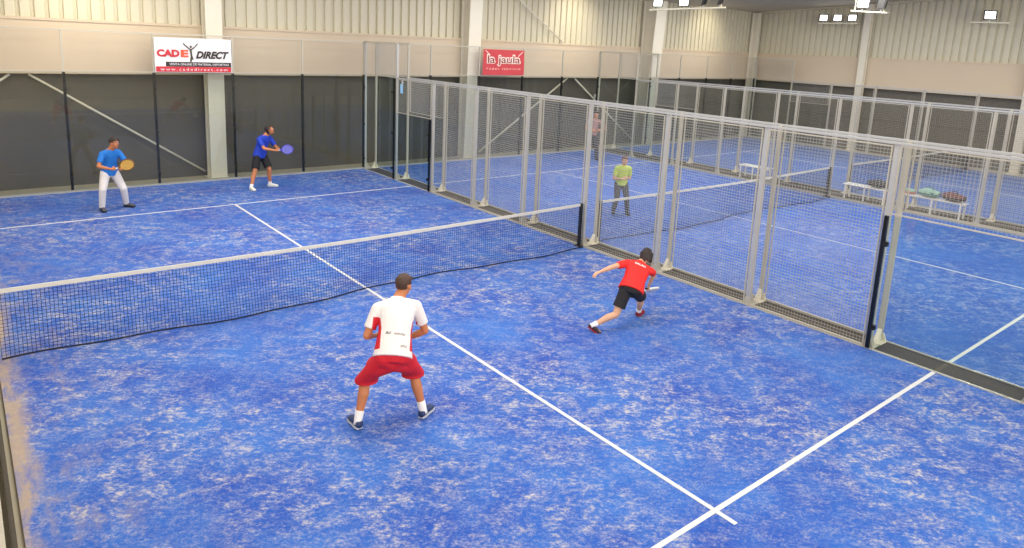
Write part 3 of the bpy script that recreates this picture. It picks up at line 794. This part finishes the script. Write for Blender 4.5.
    col = bmesh.new(); r_, f_ = axes(1); cc = nck + up * .0
    n = 20; R0 = [[col.verts.new(cc + up * z * H + r_ * (rr * H * math.cos(2 * math.pi * k / n)) + f_ * (rr * .9 * H * math.sin(2 * math.pi * k / n))) for k in range(n)] for rr, z in ((.052, -.022), (.044, .006), (.040, .004), (.040, -.02))]
    for A, B in zip(R0, R0[1:] + R0[:1]):
        for k in range(n): col.faces.new((A[k], A[(k + 1) % n], B[(k + 1) % n], B[k]))
    newobj('collar', col, G['shirt'][0], shirt, True)
    # shorts or trousers
    bm = bmesh.new()
    torso(bm, 0, [(-.2, .07, .055, 0), (-.1, .095 * bw, .07, 0), (.1, .084 * bw, .06, 0)], g * .3)
    for i in (0, 1):
        kn, an = knees[i], anks[i]
        if G['legs'] == 'shorts':
            tl = G.get('short_len', .9)
            if G.get('drape'):
                e = hips[i].lerp(kn, tl); th = (kn - hips[i]).normalized(); s1 = th.cross(V((0, 0, 1))).normalized(); X_, Y_ = hip_ax, V((-hip_ax.y, hip_ax.x, 0))
                q = hips[i].lerp(kn, .45)
                loft(bm, [(hips[i] + V((0, 0, .03)), X_, Y_, .062 * H, .064 * H), (q + V((0, 0, -.01)), X_, Y_, .072 * H, .070 * H), (e + V((0, 0, .0)), X_, Y_, .071 * H, .062 * H), (e + V((0, 0, -.04)), X_, Y_, .073 * H, .062 * H)], 18)
                limb(bm, [hips[i] - V((0, 0, .0 * H)), hips[1 - i].lerp(hips[i], .5) - V((0, 0, .045 * H)), hips[i].lerp(kn, .4)], [.068 * H, .052 * H, .066 * H], 20)
                continue
            tube_cloth(bm, [hips[i], hips[i].lerp(kn, tl * .6), hips[i].lerp(kn, tl)], [.064 * H, .06 * H, G.get('leg_w', .06) * H])
        else:
            tube_cloth(bm, [hips[i], kn, an + V((0, 0, .005))], [.063 * H, .045 * H, .037 * H])
            ellipsoid(bm, kn, .045 * H)
    remesh(bm, voxel, 2, 'shorts' if G['legs'] == 'shorts' else 'trousers', G['leg_mat'], root)
    for i in (0, 1):
        an = anks[i]; kn = knees[i]; td = V(toe[i]).normalized(); sr = td.cross(V((0, 0, 1)))
        if sr.length < .1: sr = hip_ax
        sr.normalize(); su = sr.cross(td).normalized()
        if G.get('sock'):
            bm = bmesh.new(); a = an.lerp(kn, G.get('sock_len', .3)); d = (kn - an).normalized(); q1 = d.orthogonal().normalized(); q2 = d.cross(q1)
            loft(bm, [(an - d * .02 * H, q1, q2, .026 * H, .026 * H), (an, q1, q2, .0245 * H, .0245 * H), (a - d * .006, q1, q2, .0275 * H, .0275 * H), (a, q1, q2, .026 * H, .026 * H)], 14)
            newobj('sock', bm, G['sock'], root, True)
        heel = an - su * .022 * H - td * .032 * H
        bm = bmesh.new(); S = []
        for k, (y, wd, ht) in enumerate(((0, .018, .018), (.012, .025, .03), (.04, .026, .034), (.075, .026, .026), (.11, .029, .02), (.14, .026, .015), (.155, .016, .010))):
            S.append((heel + td * y * H + su * (ht * .55 - .006) * H, sr, su, wd * H, ht * .75 * H))
        loft(bm, S, 16)
        shoe = newobj('shoe', bm, G['shoe'][i] if isinstance(G['shoe'], list) else G['shoe'], root, True)
        bm = bmesh.new(); out = [(.004, .018), (.03, .027), (.075, .026), (.115, .031), (.145, .026), (.158, .012)]
        poly = [heel + td * y * H + sr * x * H - su * .017 * H for y, x in out] + [heel + td * y * H - sr * x * H - su * .017 * H for y, x in reversed(out)]
        A = [bm.verts.new(p) for p in poly]; B = [bm.verts.new(p + su * .012 * H) for p in poly]
        bm.faces.new(A); bm.faces.new(B[::-1])
        for k in range(len(A)): bm.faces.new((A[k], B[k], B[(k + 1) % len(A)], A[(k + 1) % len(A)]))
        newobj('sole', bm, G['sole'], shoe)
    root['_'] = 0; del root['_']
    return dict(root=root, O=O, shirt=shirt, grips=[O + q for q in grips], wr=[O + q for q in wrs], spine=spine, axes=axes, T=T, up=up, H=H)
def print_on(P, bm, m, centre_t, off_x, wdt, hgt, back=True, name='shirt_print', tilt=0.0):
    """lay flat lettering onto the shirt surface by projecting it along the torso's depth axis"""
    r, f = P['axes'](centre_t); up = P['up']; c = P['spine'](centre_t) + r * off_x
    s = -1 if back else 1
    xs = [v.co.x for v in bm.verts]; zs = [v.co.z for v in bm.verts]
    ax_, bx_, cz, dz = min(xs), max(xs), min(zs), max(zs)
    sh = P['shirt'].data
    tree = BVHTree.FromPolygons([v.co for v in sh.vertices], [p.vertices[:] for p in sh.polygons])
    rx = r if back else -r
    for v in bm.verts:
        u = ((v.co.x - ax_) / (bx_ - ax_) - .5) * wdt; k = ((v.co.z - cz) / (dz - cz) - .5) * hgt + u * tilt
        o_ = c + rx * u + up * k + f * s * .5
        hit = tree.ray_cast(o_, -f * s)
        v.co = (hit[0] if hit[0] else o_ - f * s * .4) + f * s * .003
    newobj(name, bm, m, P['shirt'])
def subdiv_text(s, **k):
    bm = text_bm(s, .3, extrude=0, **k); bmesh.ops.triangulate(bm, faces=bm.faces[:]); bmesh.ops.subdivide_edges(bm, edges=bm.edges[:], cuts=1); return bm

def racket(loc, d, side, facem, rimm, gripm, label, hole=True):
    """padel racket: grip at loc, pointing along d, face width along side"""
    d = V(d).normalized(); side = V(side); side = (side - d * side.dot(d)).normalized(); n = d.cross(side)
    Mx = Matrix((( side.x, d.x, n.x, loc[0]), (side.y, d.y, n.y, loc[1]), (side.z, d.z, n.z, loc[2]), (0, 0, 0, 1)))
    t = empty('padel_racket', loc, 0, label, 'padel racket'); t.matrix_world = Mx
    out = []
    for k in range(28):
        a = 2 * math.pi * k / 28; w_ = .125 * math.cos(a); y = .245 + .15 * math.sin(a)
        if math.sin(a) < 0: w_ *= 1 - .18 * abs(math.sin(a)) ** 2
        out.append((w_, y))
    bm = bmesh.new()
    A = [bm.verts.new((x * .9, .245 + (y - .245) * .9, -.017)) for x, y in out]; B = [bm.verts.new((x * .9, .245 + (y - .245) * .9, .017)) for x, y in out]
    bm.faces.new(A); bm.faces.new(B[::-1])
    for k in range(28): bm.faces.new((A[k], B[k], B[(k + 1) % 28], A[(k + 1) % 28]))
    f = newobj('racket_face', bm, facem, t)
    bm = bmesh.new(); cnt = 0
    for i in range(-3, 4):
        for j in range(-3, 4):
            x, y = i * .026, .26 + j * .028
            if (x / .09) ** 2 + ((y - .25) / .11) ** 2 < 1: bar(bm, (x, y, -.0175), (x, y, .0175), .005, n=8)
    newobj('drill_pattern', bm, M_INK, f)
    bm = bmesh.new()
    for k in range(28):
        a, b = out[k], out[(k + 1) % 28]
        capsule(bm, (a[0] * .94, .245 + (a[1] - .245) * .94, 0), (b[0] * .94, .245 + (b[1] - .245) * .94, 0), .019, .019, 8)
    newobj('rim', bm, rimm, t, True)
    bm = bmesh.new()
    for sx in (-1, 1): bar(bm, (0.006 * sx, .045, 0), (.045 * sx, .125, 0), .012, .012, n=8)
    newobj('throat', bm, rimm, t, True)
    bm = bmesh.new(); bar(bm, (0, -.06, 0), (0, .06, 0), .0155, .0145, n=12); bar(bm, (0, -.072, 0), (0, -.06, 0), .018, .018, n=12)
    newobj('grip', bm, gripm, t, True)
    return t

RED = mat('red_shorts', rgb(200, 20, 36), .75, var=.08, scale=10, bump=.1); WHT = mat('white_shirt', rgb(222, 216, 214), .8, var=.04, scale=8, bump=.1)
REDS = mat('red_shirt', rgb(226, 34, 30), .75, var=.06, scale=10, bump=.1); BLK = mat('black_shorts', rgb(22, 20, 24), .8)
BLU = mat('bright_blue_polo', rgb(24, 112, 196), .75, var=.06, scale=10, bump=.1); BLU2 = mat('royal_blue_shirt', rgb(22, 58, 178), .75, var=.08, scale=10, bump=.1)
TRW = mat('white_trousers', rgb(214, 208, 206), .8, var=.06, scale=8, bump=.1); LIME = mat('lime_shirt', rgb(186, 206, 84), .8, var=.06, scale=9)
TRG = mat('charcoal_trousers', rgb(58, 56, 66), .85, var=.1); PLAID = mat('pink_patterned_shirt', rgb(150, 112, 108), .8, var=.6, scale=16)
SOCK = mat('white_sock', rgb(228, 226, 226), .85); SHB = mat('navy_shoe', rgb(28, 48, 92), .6, var=.3, scale=40); SHR = mat('dark_red_shoe', rgb(120, 24, 32), .6, var=.2, scale=30)
SHK = mat('dark_shoe', rgb(44, 30, 34), .6, var=.2, scale=30); SHG = mat('grey_shoe', rgb(70, 72, 82), .6); SHW = mat('white_shoe', rgb(226, 224, 214), .6, var=.05)
SOLE = mat('pale_sole', rgb(196, 200, 206), .7); SOLED = mat('dark_sole', rgb(40, 36, 38), .7); SOLER = mat('red_sole', rgb(150, 30, 36), .7)
HBR = mat('brown_hair', rgb(66, 42, 28), .6, var=.25, scale=60, bump=.3); HDK = mat('dark_hair', rgb(40, 26, 22), .6, var=.25, scale=60, bump=.3); HRD = mat('auburn_hair', rgb(104, 62, 46), .6, var=.2, scale=60)

# player in white and red, back to the camera
P = person('man in white shirt and red shorts crouching with his back to the camera', 1.77, (3.29, -3.92, 0), None,
    pel=(3.26, -4.03, .865), nck=(3.47, -3.74, 1.335), hip_ax=(.95, -.31, 0), sh_ax=(.95, -.31, -.02), head_c=(3.58, -3.68, 1.45), head_f=(.78, .60, -.2),
    ank=((2.95, -3.84, .085), (3.64, -4.04, .085)), knee_pole=((.08, 1, .1), (.6, .8, .1)), toe=((.05, .98, -.02), (.85, .5, -.02)),
    wri=((3.26, -3.60, .90), (3.58, -3.74, .84)), elb_pole=((-1, -.7, -.3), (.8, -.9, -.3)), hdir=((.9, .3, -.2), (-.7, .6, -.1)), hthumb=((0, .2, 1), (0, .2, 1)), curl=(.6, .6),
    skin=SKIN, hairm=HBR, hair='short', voxel=.0075, hnorm=((-.5, .6, .4), (.8, .4, .4)),
    garments=dict(shirt=[WHT, RED], side=True, sleeve=.72, sleeve_w=1.02, hem=-.09, legs='shorts', leg_mat=RED, short_len=.93, drape=True, sock=SOCK, sock_len=.26, shoe=SHB, sole=SOLE, build=1.12))
print_on(P, subdiv_text('Ball   sonrisas', shear=.4), M_INK, .3, -.01, .21, .03, name='back_lettering', tilt=-.03)
print_on(P, subdiv_text('ams', shear=.3), M_INK, .08, .085, .07, .022, name='hem_lettering')

# boy in red, lunging
P = person('boy in red shirt and black shorts lunging towards the fence', 1.56, (7.5, -3.45, 0), None,
    pel=(7.50, -3.60, .63), nck=(7.82, -3.46, .95), hip_ax=(.70, -.71, .02), sh_ax=(.69, -.68, -.26), head_c=(7.95, -3.47, 1.045), head_f=(.85, .45, -.45),
    ank=((6.96, -3.38, .10), (8.0, -3.36, .085)), knee_pole=((-.2, -.2, -1), (.6, -.35, .9)), toe=((.45, -.55, -.42), (.93, .3, 0)),
    wri=((7.03, -3.26, .85), (8.13, -3.42, .52)), elb_pole=((-.2, 0, .8), (.9, .2, .1)), hdir=((-1, .1, -.25), (.3, .3, -.9)), hthumb=((0, 0, 1), (0, 1, .5)), curl=(.3, .9),
    skin=SKINL, hairm=HDK, hair='bob', voxel=.0075, hnorm=(None, (.6, -.6, .3)),
    garments=dict(shirt=[REDS], sleeve=.6, hem=-.06, legs='shorts', leg_mat=BLK, short_len=.7, leg_w=.062, sock=SOCK, sock_len=.2, shoe=[SHK, SHR], sole=SOLER, build=1.17))
print_on(P, subdiv_text('GALAN', offset=.01), M_WHITE, .8, .0, .17, .035, name='back_lettering', tilt=-.05)
racket(P['grips'][1], (.85, .35, -.35), (.4, -.6, .35), M_WHITE, M_WHITE, M_BLACK, 'white padel racket held low by the lunging boy in red')

# player in bright blue polo and white trousers
P = person('man in blue polo and white trousers waiting on the far left of the nearest court', 1.74, (2.5, 7.72, 0), None,
    pel=(2.50, 7.78, .88), nck=(2.53, 7.66, 1.40), hip_ax=(-.98, -.2, 0), sh_ax=(-.93, -.35, 0), head_c=(2.60, 7.58, 1.545), head_f=(.62, -.78, -.1),
    ank=((2.80, 7.80, .085), (2.28, 7.62, .085)), knee_pole=((.3, -1, 0), (-.3, -1, 0)), toe=((.7, -.7, 0), (.1, -1, 0)),
    wri=((2.72, 7.42, 1.0), (2.46, 7.36, 1.0)), elb_pole=((1, .5, -.6), (-1, .3, -.3)), hdir=((-.3, -.9, 0), (.9, -.25, 0)), hthumb=((0, 0, 1), (0, 0, 1)), curl=(.5, .9),
    skin=SKIN, hairm=HDK, hair='short', voxel=.01, hnorm=((.8, -.3, .3), (-.1, -1, 0)),
    garments=dict(build=1.0, shirt=[BLU], sleeve=.7, hem=-.12, legs='trousers', leg_mat=TRW, shoe=SHG, sole=SOLED))
racket(P['grips'][1], (.93, -.2, .32), (-.32, .05, .93), mat('yellow_racket', rgb(206, 160, 70), .5, var=.25, scale=25), mat('brown_rim', rgb(120, 80, 40), .5), M_WHITE, 'yellow padel racket of the man in white trousers')
# player in royal blue shirt and black shorts
P = person('man in royal blue shirt and black shorts looking up near the far glass wall', 1.78, (6.2, 8.52, 0), None,
    pel=(6.2, 8.58, .93), nck=(6.33, 8.50, 1.44), hip_ax=(-.9, -.43, 0), sh_ax=(-.85, -.5, 0), head_c=(6.43, 8.46, 1.59), head_f=(.80, -.45, .3),
    ank=((6.44, 8.56, .085), (5.86, 8.34, .085)), knee_pole=((.3, -1, 0), (.3, -1, 0)), toe=((.85, -.5, 0), (.1, -1, 0)),
    wri=((6.60, 8.26, 1.1), (6.42, 8.10, 1.08)), elb_pole=((.4, 1, -.6), (-1, -.2, -.5)), hdir=((-.2, -.9, 0), (.9, -.2, 0)), hthumb=((0, 0, 1), (0, 0, 1)), curl=(.5, .9),
    skin=SKIN, hairm=HDK, hair='medium', voxel=.01, hnorm=((.8, -.3, .3), (-.1, -1, 0)),
    garments=dict(build=1.1, shirt=[BLU2], sleeve=.75, hem=-.15, legs='shorts', leg_mat=BLK, short_len=.85, sock=SOCK, sock_len=.18, shoe=SHW, sole=SOLE))
racket(P['grips'][1], (.75, -.5, .1), (-.1, -.1, .95), mat('lilac_racket', rgb(130, 130, 215), .5, var=.3, scale=20), mat('violet_rim', rgb(90, 80, 190), .5), M_WHITE, 'lilac padel racket of the man in royal blue')
# person in lime shirt on the middle court
P = person('person in lime green shirt and dark trousers standing on the middle court with hands together', 1.56, (12.920, 1.570, 0), None,
    pel=(12.920, 1.610, .82), nck=(12.900, 1.550, 1.27), hip_ax=(-.8, .6, 0), sh_ax=(-.78, .62, 0), head_c=(12.870, 1.500, 1.395), head_f=(-.6, -.78, -.15),
    ank=((13.040, 1.450, .08), (12.790, 1.690, .08)), knee_pole=((-.6, -.8, 0), (-.6, -.8, 0)), toe=((-.5, -.85, 0), (-.7, -.7, 0)),
    wri=((12.890, 1.370, .98), (12.730, 1.450, .95)), elb_pole=((.5, .3, -1), (-.3, .5, -1)), hdir=((-.8, .2, 0), (.6, -.5, 0)), hthumb=((0, 0, 1), (0, 0, 1)), curl=(.5, .5),
    skin=SKINL, hairm=HRD, hair='short', voxel=.011, hnorm=((-.5, -.8, .3), (-.5, -.8, .3)),
    garments=dict(shirt=[LIME], sleeve=.7, hem=-.1, legs='trousers', leg_mat=TRG, shoe=SOLED, sole=SOLED))
# person in a patterned shirt behind the fence post
P = person('person in pink patterned shirt and dark trousers, half hidden by a fence post', 1.84, (18.550, 8.210, 0), None,
    pel=(18.550, 8.240, 1.0), nck=(18.570, 8.210, 1.54), hip_ax=(-.75, .66, 0), sh_ax=(-.75, .66, 0), head_c=(18.560, 8.160, 1.70), head_f=(-.6, -.78, -.05),
    ank=((18.670, 8.110, .085), (18.440, 8.330, .085)), knee_pole=((-.6, -.8, 0), (-.6, -.8, 0)), toe=((-.5, -.85, 0), (-.7, -.7, 0)),
    wri=((18.580, 7.880, 1.15), (18.300, 8.060, 1.12)), elb_pole=((.9, -.5, -.5), (-.9, .7, -.5)), hdir=((-.8, 0, 0), (.8, -.5, 0)), hthumb=((0, 0, 1), (0, 0, 1)), curl=(.5, .5),
    skin=SKIN, hairm=HDK, hair='short', voxel=.012, hnorm=((-.5, -.8, .3), (-.5, -.8, .3)),
    garments=dict(shirt=[PLAID], sleeve=.9, hem=-.12, legs='trousers', leg_mat=TRG, shoe=SOLED, sole=SOLED))
